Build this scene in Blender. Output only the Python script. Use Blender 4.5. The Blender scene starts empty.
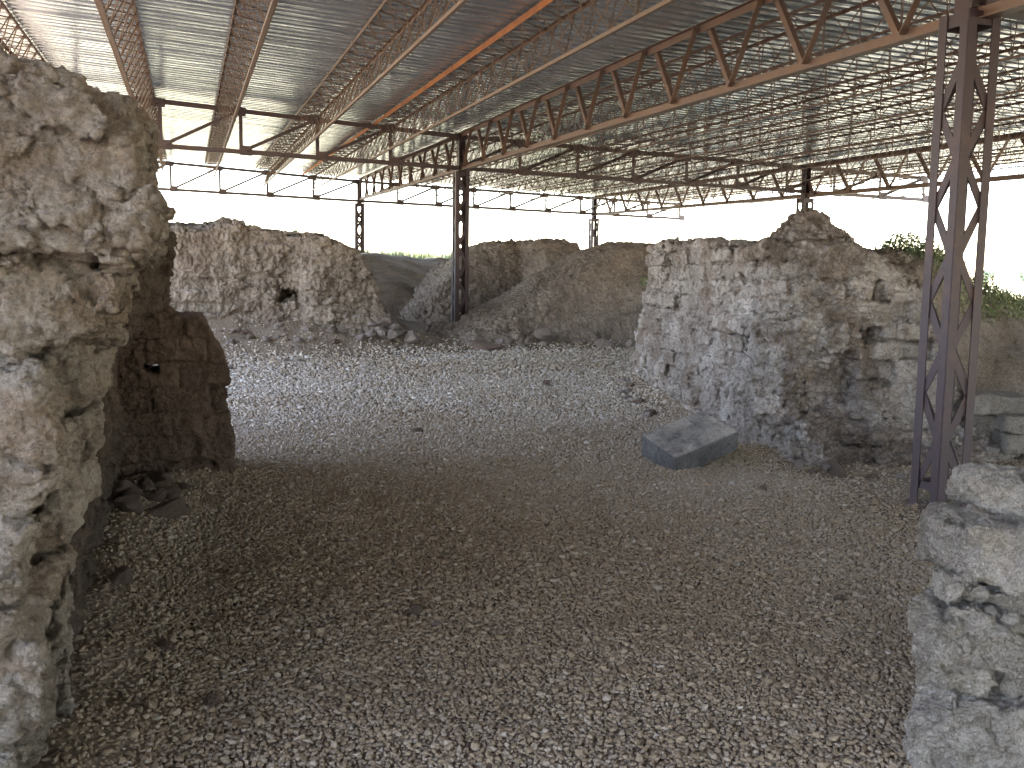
import bpy, bmesh, math, random
import numpy as np
from mathutils import Vector, Matrix

# ------------------------------------------------------------------ camera, world, sun, exposure
S = bpy.context.scene
COL = S.collection
random.seed(7)

CAM_F, CAM_PITCH, CAM_ROLL, CAM_YAW, EYE = 952.14, -0.1105, -0.0151, 0.3283, 1.6
fw = Vector((math.sin(CAM_YAW)*math.cos(CAM_PITCH), math.cos(CAM_YAW)*math.cos(CAM_PITCH), math.sin(CAM_PITCH)))
rt = Vector((math.cos(CAM_YAW), -math.sin(CAM_YAW), 0)); up = rt.cross(fw)
rt2 = rt*math.cos(CAM_ROLL) - up*math.sin(CAM_ROLL); up2 = up*math.cos(CAM_ROLL) + rt*math.sin(CAM_ROLL)
cd = bpy.data.cameras.new('camera'); cam = bpy.data.objects.new('camera', cd); COL.objects.link(cam)
cd.sensor_width = 36; cd.lens = CAM_F/1024*36; cd.clip_start = 0.05; cd.clip_end = 9000
m = Matrix((rt2, up2, -fw)).transposed().to_4x4(); m.translation = Vector((0, 0, EYE)); cam.matrix_world = m
S.camera = cam

SUN_EL, SUN_AZ = 64, 238          # azimuth from +Y clockwise: the sun stands high, behind the camera and to its left
W = bpy.data.worlds.new('World'); S.world = W; W.use_nodes = True
nt = W.node_tree; bg = nt.nodes['Background']
sky = nt.nodes.new('ShaderNodeTexSky'); sky.sky_type = 'NISHITA'; sky.sun_disc = False
sky.sun_elevation = math.radians(SUN_EL); sky.sun_rotation = math.radians(SUN_AZ)
sky.air_density = 1.3; sky.dust_density = 0.6; sky.ozone_density = 3.0
tn = nt.nodes.new('ShaderNodeMix'); tn.data_type = 'RGBA'; tn.blend_type = 'MULTIPLY'; tn.inputs[0].default_value = 1
tn.inputs[7].default_value = (1.09, .955, .90, 1)     # the camera's white balance
nt.links.new(sky.outputs[0], tn.inputs[6]); nt.links.new(tn.outputs[2], bg.inputs[0]); bg.inputs[1].default_value = 0.15
sd = bpy.data.lights.new('sun', 'SUN'); sun = bpy.data.objects.new('sun', sd); COL.objects.link(sun)
sd.energy = 4.5; sd.angle = math.radians(0.5); sd.color = (1, 0.94, 0.905)
az, el = math.radians(SUN_AZ), math.radians(SUN_EL)
to_sun = Vector((math.sin(az)*math.cos(el), math.cos(az)*math.cos(el), math.sin(el)))
sun.rotation_euler = to_sun.to_track_quat('Z', 'Y').to_euler()
S.view_settings.view_transform = 'Standard'; S.view_settings.look = 'None'
S.view_settings.gamma = 1; S.view_settings.use_curve_mapping = False
S.view_settings.exposure = 3.6
S.render.engine = 'CYCLES'
S.cycles.max_bounces = 8; S.cycles.diffuse_bounces = 5; S.cycles.glossy_bounces = 3
S.cycles.use_denoising = True; S.cycles.sample_clamp_indirect = 6

# ------------------------------------------------------------------ numpy noise
_T = np.random.RandomState(3).rand(64, 64, 64).astype(np.float32)
def vnoise(x, y, z):
    xi = np.floor(x).astype(np.int32); yi = np.floor(y).astype(np.int32); zi = np.floor(z).astype(np.int32)
    fx = (x-xi).astype(np.float32); fy = (y-yi).astype(np.float32); fz = (z-zi).astype(np.float32)
    fx = fx*fx*(3-2*fx); fy = fy*fy*(3-2*fy); fz = fz*fz*(3-2*fz)
    a, b = xi & 63, (xi+1) & 63; c, d = yi & 63, (yi+1) & 63; e, f = zi & 63, (zi+1) & 63
    l = lambda p, q, t: p+(q-p)*t
    return l(l(l(_T[a, c, e], _T[b, c, e], fx), l(_T[a, d, e], _T[b, d, e], fx), fy),
             l(l(_T[a, c, f], _T[b, c, f], fx), l(_T[a, d, f], _T[b, d, f], fx), fy), fz)*2-1
def fbm(x, y, z, sc, oc=4, rough=0.5, off=0.0):
    s = 0; a = 1; n = 0
    for i in range(oc):
        s = s+a*vnoise(x*sc+17.3*i+off, y*sc+5.7*i+off*1.7, z*sc+11.1*i-off); n += a; a *= rough; sc *= 2.03
    return s/n
def ridged(x, y, z, sc, oc=3, off=0.0):
    s = 0; a = 1; n = 0
    for i in range(oc):
        s = s+a*(1-2*np.abs(vnoise(x*sc+7.3*i+off, y*sc+3.7*i+off, z*sc+1.1*i-off))); n += a; a *= .5; sc *= 2.1
    return s/n
def hash2(i, j, seed=0):
    return _T[(i*7+seed) & 63, (j*13+seed*3) & 63, (i*3+j*5+seed*7) & 63]
def sstep(t):
    t = np.clip(t, 0, 1); return t*t*(3-2*t)
def cells(x, y, z, sc, off=0.0, facet=False):
    """cellular noise: nearest and second nearest distance and a random id (or a randomly tilted plane per cell)"""
    x = x*sc+off; y = y*sc+off; z = z*sc-off
    xi = np.floor(x).astype(np.int32); yi = np.floor(y).astype(np.int32); zi = np.floor(z).astype(np.int32)
    d1 = np.full(x.shape, 9, np.float32); d2 = d1.copy(); idd = np.zeros(x.shape, np.float32); dx = idd.copy(); dy = idd.copy(); dz = idd.copy()
    for i in (-1, 0, 1):
        for j in (-1, 0, 1):
            for k in (-1, 0, 1):
                a, b, c = xi+i, yi+j, zi+k
                h = _T[a & 63, b & 63, c & 63]
                px = a+.15+.7*h-x; py = b+.15+.7*_T[(a+31) & 63, (b+7) & 63, c & 63]-y; pz = c+.15+.7*_T[(a+11) & 63, b & 63, (c+41) & 63]-z
                d = np.sqrt(px**2+py**2+pz**2).astype(np.float32)
                n = d < d1
                d2 = np.where(n, d1, np.minimum(d2, d)); idd = np.where(n, h, idd); d1 = np.minimum(d1, d)
                if facet: dx = np.where(n, px, dx); dy = np.where(n, py, dy); dz = np.where(n, pz, dz)
    if facet:
        a, b = idd*91.7, idd*57.3
        return d1, d2, idd, dx*np.cos(a)*np.sin(b)+dy*np.sin(a)*np.sin(b)+dz*np.cos(b)
    return d1, d2, idd

# ------------------------------------------------------------------ mesh helpers
def link(name, me, mat=None, parent=None):
    o = bpy.data.objects.new(name, me); COL.objects.link(o)
    if mat: me.materials.append(mat)
    if parent is not None: o.parent = parent
    return o
def tag(o, label=None, cat=None, group=None, kind=None):
    if label: o['label'] = label
    if cat: o['category'] = cat
    if group: o['group'] = group
    if kind or cat: o['kind'] = kind or 'thing'
    return o
def empty(name, loc=(0, 0, 0)):
    o = bpy.data.objects.new(name, None); o.empty_display_size = .1; o.location = loc; COL.objects.link(o); return o
def np_mesh(name, V, Fq, smooth=True, attrs=None):
    me = bpy.data.meshes.new(name)
    V = np.asarray(V, np.float32); Fq = np.asarray(Fq, np.int32); k = Fq.shape[1]
    me.vertices.add(len(V)); me.vertices.foreach_set('co', V.ravel())
    me.loops.add(Fq.size); me.loops.foreach_set('vertex_index', Fq.ravel())
    me.polygons.add(len(Fq)); me.polygons.foreach_set('loop_start', np.arange(0, Fq.size, k, dtype=np.int32))
    me.update(calc_edges=True)
    me.polygons.foreach_set('use_smooth', np.full(len(Fq), smooth, dtype=bool))
    for n, a in (attrs or {}).items():
        at = me.attributes.new(n, 'FLOAT', 'POINT'); at.data.foreach_set('value', np.asarray(a, np.float32))
    me.validate(); return me
def surface_nets(d, org, h):
    s = d < 0
    nx, ny, nz = (k-1 for k in d.shape)
    c = np.zeros((nx, ny, nz), np.int8); cor = [(i, j, k) for i in (0, 1) for j in (0, 1) for k in (0, 1)]
    for i, j, k in cor: c += s[i:i+nx, j:j+ny, k:k+nz]
    mask = (c > 0) & (c < 8)
    idx = np.full(mask.shape, -1, np.int32); n = int(mask.sum()); idx[mask] = np.arange(n)
    ce = np.argwhere(mask); pos = np.zeros((n, 3), np.float32); cnt = np.zeros(n, np.float32)
    for a in cor:
        for ax in range(3):
            if a[ax]: continue
            b = list(a); b[ax] = 1
            da = d[ce[:, 0]+a[0], ce[:, 1]+a[1], ce[:, 2]+a[2]]; db = d[ce[:, 0]+b[0], ce[:, 1]+b[1], ce[:, 2]+b[2]]
            x = (da < 0) != (db < 0); t = np.where(x, da/np.where(x, da-db, 1), 0)
            p = np.array(a, np.float32)+np.zeros((n, 3), np.float32); p[:, ax] += t
            pos += p*x[:, None]; cnt += x
    V = (ce+pos/cnt[:, None])*h+np.array(org)
    Q = []
    for ax in range(3):
        u, v = (ax+1) % 3, (ax+2) % 3
        sl0 = [slice(1, -1)]*3; sl1 = [slice(1, -1)]*3
        sl0[ax] = slice(0, -1); sl1[ax] = slice(1, None)
        a, b = s[tuple(sl0)], s[tuple(sl1)]
        for sign in (0, 1):
            e = np.argwhere((a & ~b) if sign == 0 else (~a & b))
            if not len(e): continue
            e[:, u] += 1; e[:, v] += 1
            def cell(du, dv):
                q = e.copy(); q[:, u] -= du; q[:, v] -= dv; return idx[q[:, 0], q[:, 1], q[:, 2]]
            q = np.stack([cell(1, 1), cell(0, 1), cell(0, 0), cell(1, 0)], 1)
            Q.append(q if sign == 0 else q[:, ::-1])
    Q = np.concatenate(Q)
    # keep the largest connected piece
    lab = np.arange(n)
    for _ in range(400):
        mn = lab[Q].min(1); l2 = lab.copy()
        for k in range(4): np.minimum.at(l2, Q[:, k], mn)
        l2 = l2[l2]
        if np.array_equal(l2, lab): break
        lab = l2
    big = np.bincount(lab).argmax(); keep = lab == big
    Q = Q[keep[Q[:, 0]]]; re = np.cumsum(keep)-1
    return V[keep], re[Q]
def normals(V, Q):
    n = np.cross(V[Q[:, 2]]-V[Q[:, 0]], V[Q[:, 3]]-V[Q[:, 1]]); N = np.zeros_like(V)
    for k in range(4):
        for a in range(3): N[:, a] += np.bincount(Q[:, k], n[:, a], len(V))
    return N/np.maximum(np.linalg.norm(N, axis=1), 1e-9)[:, None]
def subdiv(V, Q):
    n = len(V); E = np.stack([Q, np.roll(Q, -1, 1)], -1).reshape(-1, 2); E.sort(axis=1)
    key = E[:, 0].astype(np.int64)*n+E[:, 1]; u, inv = np.unique(key, return_inverse=True)
    mid = (V[u//n]+V[u % n])*.5; inv = inv.reshape(-1, 4)+n; cen = V[Q].mean(1); c = np.arange(len(Q))+n+len(mid)
    F = [np.stack([Q[:, k], inv[:, k], c, inv[:, k-1]], 1) for k in range(4)]
    return np.concatenate([V, mid, cen]), np.concatenate(F)
def rubble(x, y, z, sc, off, seed=0., groove=.03, flat=1.5, wob=.25):
    """stones set in mortar: a random step per stone and sunk, sharp joints"""
    w = wob/sc
    xx, yy, zz = x+w*vnoise(x*sc*1.3+seed, y*sc*1.3, z*sc*1.3), y+w*vnoise(x*sc*1.3, y*sc*1.3+seed, z*sc*1.3+9), (z+w*vnoise(x*sc*1.3+5, y*sc*1.3, z*sc*1.3+seed))*flat
    d1, d2, i, f = cells(xx, yy, zz, sc, seed, True)
    e = sstep((d2-d1)/.16)
    return ((i-.5)*2*off+1.5*off*f)*e-groove*(1-e)
def crust(x, y, z, k=1., seed=0.):
    m_ = sstep(.5+1.3*vnoise(x*2.1+seed, y*2.1, z*2.1))
    return k*(m_*rubble(x, y, z, 13, .014, seed, .012, 1.4)+.6*rubble(x, y, z, 27, .010, seed+3, .006, 1.)+.007*ridged(x, y, z, 17, 3, seed)+.015*fbm(x, y, z, 34, 4, .75, seed)-.010*sstep((.34-cells(x, y, z, 24, seed)[0])/.2)*(1-m_))
def sdf_mesh(name, lo, hi, h, base, detail, fine=None, band=.22, attrs=None, smooth=True):
    """base(X,Y,Z) on the whole grid, detail(x,y,z) subtracted near the surface, fine(x,y,z) pushes vertices along normals"""
    ax = [np.arange(lo[k], hi[k]+h, h, dtype=np.float32) for k in range(3)]
    X, Y, Z = np.meshgrid(*ax, indexing='ij')
    d = base(X, Y, Z).astype(np.float32)
    mk = np.abs(d) < band
    d[mk] -= detail(X[mk], Y[mk], Z[mk])
    for k in range(3):                                   # closed at the box
        sl = [slice(None)]*3
        for e in (0, -1): sl[k] = e; d[tuple(sl)] = np.maximum(d[tuple(sl)], h*.5)
    V, Q = surface_nets(d, lo, h)
    if fine is not None: V, Q = subdiv(V, Q)
    if fine is not None: V = V+normals(V, Q)*fine(V[:, 0], V[:, 1], V[:, 2])[:, None]
    return np_mesh(name, V, Q, smooth, attrs(V) if attrs else None)
def box(X, Y, Z, c, hf, r=.03, yaw=0.0, tilt=0.0):
    x, y, z = X-c[0], Y-c[1], Z-c[2]
    if yaw: ca, sa = math.cos(yaw), math.sin(yaw); x, y = x*ca+y*sa, -x*sa+y*ca
    if tilt: ca, sa = math.cos(tilt), math.sin(tilt); x, z = x*ca+z*sa, -x*sa+z*ca
    qx, qy, qz = np.abs(x)-hf[0]+r, np.abs(y)-hf[1]+r, np.abs(z)-hf[2]+r
    return np.sqrt(np.maximum(qx, 0)**2+np.maximum(qy, 0)**2+np.maximum(qz, 0)**2)+np.minimum(np.maximum(qx, np.maximum(qy, qz)), 0)-r
def smin(a, b, k): h = np.clip(.5+.5*(b-a)/k, 0, 1); return b*(1-h)+a*h-k*h*(1-h)
def smax(a, b, k): return -smin(-a, -b, k)
def poly_sd(X, Y, P):
    d = np.full(X.shape, 1e9, np.float32); s = np.ones(X.shape, np.float32); n = len(P)
    for i in range(n):
        ax_, ay = P[i]; bx, by = P[i-1]; ex, ey = bx-ax_, by-ay; wx, wy = X-ax_, Y-ay
        t = np.clip((wx*ex+wy*ey)/(ex*ex+ey*ey), 0, 1); d = np.minimum(d, (wx-ex*t)**2+(wy-ey*t)**2)
        c1 = Y >= ay; c2 = Y < by; c3 = ex*wy > ey*wx
        s = np.where((c1 & c2 & c3) | (~c1 & ~c2 & ~c3), -s, s)
    return s*np.sqrt(d)
def bricks(s, z, w, h, seed, groove=.02, depth=.03):
    """raised courses: per brick offset and sunk joints; returns offset and a brick id in 0..1"""
    r = np.floor(z/h).astype(np.int32); ss = s/w+.5*(r & 1)+.6*hash2(r, r*0+5, seed)
    c = np.floor(ss).astype(np.int32)
    u = np.abs(ss-c-.5)*2; v = np.abs(z/h-r-.5)*2
    e = np.minimum((1-u)*w*.5, (1-v)*h*.5)
    b = hash2(r, c, seed)
    return (b-.5)*2*depth-groove*(1-sstep(e/.022)), b

# ------------------------------------------------------------------ materials
def new_mat(name):
    M = bpy.data.materials.new(name); M.use_nodes = True
    return M, M.node_tree, M.node_tree.nodes['Principled BSDF']
class NB:
    def __init__(s, nt): s.t = nt; s.co = nt.nodes.new('ShaderNodeTexCoord').outputs['Object']
    def noise(s, sc, det=6, rough=.6, co=None, dist=0):
        n = s.t.nodes.new('ShaderNodeTexNoise'); n.inputs['Scale'].default_value = sc; n.inputs['Detail'].default_value = det
        n.inputs['Roughness'].default_value = rough; n.inputs['Distortion'].default_value = dist; s.t.links.new(co or s.co, n.inputs['Vector']); return n.outputs['Fac']
    def vor(s, sc, feat='F1', out='Distance', rnd=1):
        n = s.t.nodes.new('ShaderNodeTexVoronoi'); n.feature = feat; n.inputs['Scale'].default_value = sc; n.inputs['Randomness'].default_value = rnd
        s.t.links.new(s.co, n.inputs['Vector']); return n.outputs[out]
    def ramp(s, f, stops):
        n = s.t.nodes.new('ShaderNodeValToRGB'); e = n.color_ramp.elements
        while len(e) < len(stops): e.new(.5)
        for k, (p, c) in enumerate(stops): e[k].position = p; e[k].color = (*c, 1) if len(c) == 3 else c
        s.t.links.new(f, n.inputs[0]); return n.outputs[0]
    def val(s, f, a, b, c=0., d=1.):
        n = s.t.nodes.new('ShaderNodeMapRange'); n.inputs[1].default_value = a; n.inputs[2].default_value = b; n.inputs[3].default_value = c; n.inputs[4].default_value = d
        s.t.links.new(f, n.inputs[0]); return n.outputs[0]
    def mix(s, f, a, b, mode='MIX'):
        n = s.t.nodes.new('ShaderNodeMix'); n.data_type = 'RGBA'; n.blend_type = mode
        for k, v in ((0, f), (6, a), (7, b)):
            if isinstance(v, (int, float)): n.inputs[k].default_value = v
            elif isinstance(v, tuple): n.inputs[k].default_value = (*v, 1)
            else: s.t.links.new(v, n.inputs[k])
        return n.outputs[2]
    def math(s, op, a, b):
        n = s.t.nodes.new('ShaderNodeMath'); n.operation = op
        for k, v in ((0, a), (1, b)):
            if isinstance(v, (int, float)): n.inputs[k].default_value = v
            else: s.t.links.new(v, n.inputs[k])
        return n.outputs[0]
    def attr(s, name): n = s.t.nodes.new('ShaderNodeAttribute'); n.attribute_name = name; return n.outputs['Fac']
    def nz(s):
        g = s.t.nodes.new('ShaderNodeNewGeometry'); x = s.t.nodes.new('ShaderNodeSeparateXYZ'); s.t.links.new(g.outputs['Normal'], x.inputs[0]); return x.outputs[2]
    def bump(s, hgt, st, dist, prev=None):
        n = s.t.nodes.new('ShaderNodeBump'); n.inputs['Strength'].default_value = st; n.inputs['Distance'].default_value = dist
        s.t.links.new(hgt, n.inputs['Height'])
        if prev is not None: s.t.links.new(prev, n.inputs['Normal'])
        return n.outputs[0]
def rock_mat(name, light, mid, dark, stain=None, dust=None, fine=60, bump=1.0, tint=.35, big=1.3, rough=.95, core=None):
    M, t, P = new_mat(name); b = NB(t)
    c = b.mix(b.val(b.noise(big*1.7, 10, .72), .40, .60), mid, light)
    c = b.mix(b.val(b.noise(big*5.3, 10, .75, dist=.5), .51, .62, 0, .75), c, dark)
    if stain: c = b.mix(b.val(b.noise(big*1.1+.37, 9, .68, dist=.6), .50, .60, 0, .75), c, stain)
    c = b.mix(b.val(b.noise(big*16, 8, .75), .53, .66, 0, .7), c, light)
    if dust: c = b.mix(b.math('MULTIPLY', b.val(b.nz(), .35, .9, 0, .8), b.val(b.noise(5, 6), .35, .6)), c, dust)
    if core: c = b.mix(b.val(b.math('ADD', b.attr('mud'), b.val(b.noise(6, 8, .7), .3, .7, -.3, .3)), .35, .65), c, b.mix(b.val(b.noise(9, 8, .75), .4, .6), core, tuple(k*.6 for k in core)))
    c = b.mix(1.0, c, b.ramp(b.attr('tint'), [(0, (1-tint,)*3), (1, (1+tint*.5,)*3)]), 'MULTIPLY')
    c = b.mix(1.0, c, b.ramp(b.noise(fine*1.4, 8, .8), [(.28, (.42, .41, .40)), (.5, (1, 1, 1)), (.72, (1.4, 1.38, 1.33))]), 'MULTIPLY')
    c = b.mix(b.val(b.vor(fine*.9), .02, .2, .6, 0), c, tuple(k*.35 for k in dark))
    t.links.new(c, P.inputs['Base Color']); P.inputs['Roughness'].default_value = rough; P.inputs['Specular IOR Level'].default_value = .12
    n = b.bump(b.noise(fine*.4, 10, .78), 1.0*bump, .05)
    n = b.bump(b.vor(fine*.6, 'F1'), .5*bump, .015, n)
    n = b.bump(b.noise(fine*2.0, 6, .75), .8*bump, .012, n)
    t.links.new(n, P.inputs['Normal']); return M
def metal_mat(name, col, rust, amt=.5, rough=.6):
    M, t, P = new_mat(name); b = NB(t)
    f = b.val(b.noise(3.1, 8, .7), .62-.3*amt, .75-.2*amt)
    c = b.mix(f, col, rust)
    c = b.mix(b.val(b.noise(26, 5, .7), .5, .72, 0, .5), c, tuple(x*.45 for x in rust))
    c = b.mix(b.math('MULTIPLY', b.val(b.nz(), .5, .95, 0, .6), b.val(b.noise(9, 4), .3, .6)), c, (.22, .18, .14))
    t.links.new(c, P.inputs['Base Color']); P.inputs['Roughness'].default_value = rough
    t.links.new(b.bump(b.noise(70, 5, .7), .3, .004), P.inputs['Normal']); return M
MAT = {}
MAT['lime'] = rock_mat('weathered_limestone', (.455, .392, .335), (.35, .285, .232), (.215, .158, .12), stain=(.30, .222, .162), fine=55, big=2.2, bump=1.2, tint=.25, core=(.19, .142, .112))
MAT['stub'] = rock_mat('brown_mudbrick', (0.218, 0.154, 0.123), (0.158, 0.108, 0.084), (0.089, 0.061, 0.049), fine=50, big=2.0)
MAT['far'] = rock_mat('grey_brown_mudbrick', (.37, .312, .262), (.26, .21, .172), (.15, .118, .096), stain=(.22, .168, .135), dust=(.29, .245, .205), fine=30, big=1.3)
MAT['right'] = rock_mat('plastered_rubble_wall', (.53, .475, .445), (.37, .315, .28), (.15, .114, .094), stain=(.21, .152, .12), dust=(.25, .20, .17), fine=36, big=1.2, tint=.5, core=(.245, .19, .155))
MAT['earth'] = rock_mat('dry_earth', (.35, .285, .238), (.25, .20, .165), (.155, .12, .098), fine=28, big=1.3, bump=1.2)
MAT['mudback'] = rock_mat('eroded_mudbrick', (.33, .272, .23), (.245, .198, .165), (.145, .113, .094), fine=24, big=1.1)
MAT['fore'] = rock_mat('pale_rubble_stone', (.60, .53, .47), (.46, .395, .34), (.27, .215, .175), stain=(.40, .335, .255), fine=60, big=4.5, bump=1.3)
MAT['stone'] = rock_mat('loose_stone', (0.396, 0.332, 0.305), (0.287, 0.229, 0.202), (0.168, 0.126, 0.108), fine=60, big=4)
MAT['brownstone'] = rock_mat('brown_clod', (0.247, 0.182, 0.148), (0.183, 0.131, 0.108), (0.109, 0.075, 0.059), fine=60, big=4)
MAT['cut'] = rock_mat('cut_limestone', (.35, .31, .275), (.27, .23, .195), (.16, .13, .108), dust=(.26, .21, .17), fine=60, big=3, bump=1.0)
MAT['basalt'] = rock_mat('grey_basalt', (.155, .145, .142), (.118, .110, .109), (.07, .066, .065), dust=(.44, .385, .34), fine=48, big=3, bump=.6)
MAT['paint'] = metal_mat('purple_brown_paint', (.040, .022, .026), (.075, .036, .03), .35)
MAT['rust'] = metal_mat('red_brown_rusty_paint', (.12, .074, .056), (.15, .082, .05), .6)
MAT['joist'] = metal_mat('tan_rusty_steel', (.17, .115, .08), (.14, .075, .045), .5)
MAT['orange'] = metal_mat('orange_rust', (.34, .125, .035), (.20, .075, .03), .6, .8)
MAT['dark'] = metal_mat('dark_brown_paint', (.085, .058, .055), (.12, .065, .045), .4)
def leaf_mat(name, a, b_):
    M, t, P = new_mat(name); b = NB(t)
    c = b.mix(b.attr('tint'), a, b_); t.links.new(c, P.inputs['Base Color']); P.inputs['Roughness'].default_value = .7
    P.inputs['Transmission Weight'].default_value = 0; return M
MAT['grass'] = leaf_mat('dry_green_grass', (.085, .13, .045), (.24, .24, .13))
MAT['leaf'] = leaf_mat('green_leaf', (.05, .075, .035), (.11, .135, .06))
MAT['fartree'] = leaf_mat('far_tree_leaf', (.05, .085, .05), (.08, .12, .07))
M, t, P = new_mat('trunk_bark'); P.inputs['Base Color'].default_value = (.10, .075, .055, 1); P.inputs['Roughness'].default_value = .9; MAT['bark'] = M

# roof sheet: galvanised, dirty
M, t, P = new_mat('galvanised_sheet'); b = NB(t)
mp = t.nodes.new('ShaderNodeMapping'); mp.inputs['Scale'].default_value = (.35, 3.2, 1); t.links.new(b.co, mp.inputs[0])
c = b.mix(b.val(b.noise(1.6, 6, .65, mp.outputs[0]), .35, .65), (.38, .42, .465), (.58, .61, .64))
c = b.mix(b.val(b.noise(.9, 5, .7), .58, .78, 0, .4), c, (.36, .31, .27))
t.links.new(c, P.inputs['Base Color']); P.inputs['Metallic'].default_value = .62
t.links.new(b.val(b.noise(2.2, 5, .6, mp.outputs[0]), .3, .7, .12, .30), P.inputs['Roughness'])
t.links.new(b.bump(b.noise(4, 4, .6, mp.outputs[0]), .25, .02), P.inputs['Normal']); MAT['roof'] = M

# ground and gravel
M, t, P = new_mat('gravel_ground'); b = NB(t)
v = b.vor(38, 'F1', 'Color'); sx = t.nodes.new('ShaderNodeSeparateColor'); t.links.new(v, sx.inputs[0])
peb = b.ramp(sx.outputs[0], [(0, (.17, .13, .095)), (.5, (.25, .20, .155)), (1, (.34, .285, .235))])
peb = b.mix(b.val(b.vor(38), .28, .55, 0, .7), peb, (.10, .078, .06))
dirt = b.mix(b.noise(2.3, 8, .7), (.18, .135, .095), (.29, .23, .18))
gr = b.mix(b.val(b.math('ADD', b.attr('gravel'), b.val(b.noise(2.6, 6, .7), .3, .7, -.35, .35)), .4, .6), dirt, peb)
field = b.mix(b.val(b.noise(.12, 7, .65), .46, .62), (.48, .42, .30), (.28, .27, .15))
field = b.mix(b.val(b.noise(1.4, 7, .7), .5, .7, 0, .6), field, (.22, .19, .13))
c = b.mix(b.attr('field'), gr, field)
t.links.new(c, P.inputs['Base Color']); P.inputs['Roughness'].default_value = .95; P.inputs['Specular IOR Level'].default_value = .1
n = b.bump(b.vor(38), .9, .02); n = b.bump(b.noise(14, 8, .7), .6, .03, n); b.t.nodes[-1].invert = False
t.links.new(n, P.inputs['Normal']); MAT['ground'] = M
M, t, P = new_mat('gravel_pebble'); b = NB(t)
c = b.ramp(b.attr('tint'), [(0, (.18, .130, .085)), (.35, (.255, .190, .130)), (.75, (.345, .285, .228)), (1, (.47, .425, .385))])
c = b.mix(1., c, b.ramp(b.noise(90, 4, .6), [(.3, (.75, .75, .75)), (.7, (1.15, 1.15, 1.15))]), 'MULTIPLY')
t.links.new(c, P.inputs['Base Color']); P.inputs['Roughness'].default_value = .95; P.inputs['Specular IOR Level'].default_value = .15; MAT['pebble'] = M

# ------------------------------------------------------------------ ground
def terrain(X, Y):
    z = .42*sstep((Y-8)/10.5)+.35*sstep((Y-18.5)/8)
    z = z+1.42*sstep((Y-21.0-.35*(X-5))/6.5)*sstep((30-X)/20)
    z = np.maximum(z, .95*sstep((X-9.6)/3.2)*sstep((Y+3)/6)+z*.35*sstep((X-9.6)/3.2))
    z = z+.6*sstep((-X-7)/6)+1.7*sstep((-Y-9.5)/5)  # unseen bank added behind the camera to block sky light and bounce warm
    z = z*1-.55*sstep((np.hypot(X-5, Y-10)-45)/60)*sstep(z/1.5)
    return z
def ax_grid(lo, hi, h, far):
    a = list(np.arange(lo, hi+h/2, h)); s = h; p = []; q = []
    x = hi
    while x < far: s *= 1.17; x += s; p.append(x)
    s = h; x = lo
    while x > -far: s *= 1.17; x -= s; q.append(x)
    return np.array(q[::-1]+a+p)
gx = ax_grid(-3, 15, .09, 4000); gy = ax_grid(1.5, 31, .09, 4000)
GX, GY = np.meshgrid(gx, gy, indexing='ij')
GZ = terrain(GX, GY)
near = sstep((45-np.hypot(GX-5, GY-12))/20)
GZ = GZ+near*(.02*fbm(GX, GY, GX*0, 1.1, 4)+.012*fbm(GX, GY, GX*0, 6, 3)) + sstep((GY-20)/4)*near*(.22*fbm(GX, GY, GX*0, .8, 5)) + sstep((GX-10)/2)*near*.12*fbm(GX, GY, GX*0, .9, 5)
# rubble slope against the foot of the walls
def talus(X, Y, P, wd, ht):
    d = np.full(X.shape, 1e9)
    for (ax_, ay), (bx, by) in zip(P[:-1], P[1:]):
        ex, ey = bx-ax_, by-ay; tt = np.clip(((X-ax_)*ex+(Y-ay)*ey)/(ex*ex+ey*ey), 0, 1)
        d = np.minimum(d, np.hypot(X-ax_-ex*tt, Y-ay-ey*tt))
    return ht*np.clip(1-d/wd, 0, 1)**1.4
TAL = [([(-1, 17.0), (1.2, 16.9), (3.0, 17.1)], 2.2, .55), ([(5.2, 7.5), (6.9, 7.05), (8.5, 7.4)], .9, .16), ([(5.15, 7.7), (6.2, 12.3)], .6, .16),
       ([(4.7, 16.6), (8.3, 16.6)], 1.0, .2), ([(-.45, 3), (-.42, 7.3), (.2, 7.6)], .5, .12)]
TZ = np.zeros_like(GX)
for P_, wd, ht in TAL: TZ = np.maximum(TZ, talus(GX, GY, P_, wd, ht))
GZ = GZ+TZ*(1+.35*fbm(GX, GY, GX*0, 3, 4))
def ground_z(x, y):
    i = np.clip(np.searchsorted(gx, x)-1, 0, len(gx)-2); j = np.clip(np.searchsorted(gy, y)-1, 0, len(gy)-2)
    u = (x-gx[i])/(gx[i+1]-gx[i]); v = (y-gy[j])/(gy[j+1]-gy[j])
    return GZ[i, j]*(1-u)*(1-v)+GZ[i+1, j]*u*(1-v)+GZ[i, j+1]*(1-u)*v+GZ[i+1, j+1]*u*v
nx, ny = GX.shape
ii = np.arange(nx*ny).reshape(nx, ny)
Q = np.stack([ii[:-1, :-1], ii[1:, :-1], ii[1:, 1:], ii[:-1, 1:]], -1).reshape(-1, 4)
fieldm = np.maximum(sstep((GY-27.0-.3*(GX-5))/1.5), np.maximum(sstep((GX-11)/2.0), sstep((-GY-12)/2)))
gravm = (1-np.clip(TZ/.10, 0, 1))*(1-.9*sstep((GX-4.4-(GY-5)*.19)/.5)*sstep((8.4-GY)/1.0))*(1-.5*sstep((GY-15)/2))
tagme = np_mesh('ground', np.stack([GX, GY, GZ], -1).reshape(-1, 3), Q, True, {'field': fieldm.ravel(), 'gravel': gravm.ravel()})
tag(link('ground', tagme, MAT['ground']), kind='structure')

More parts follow.
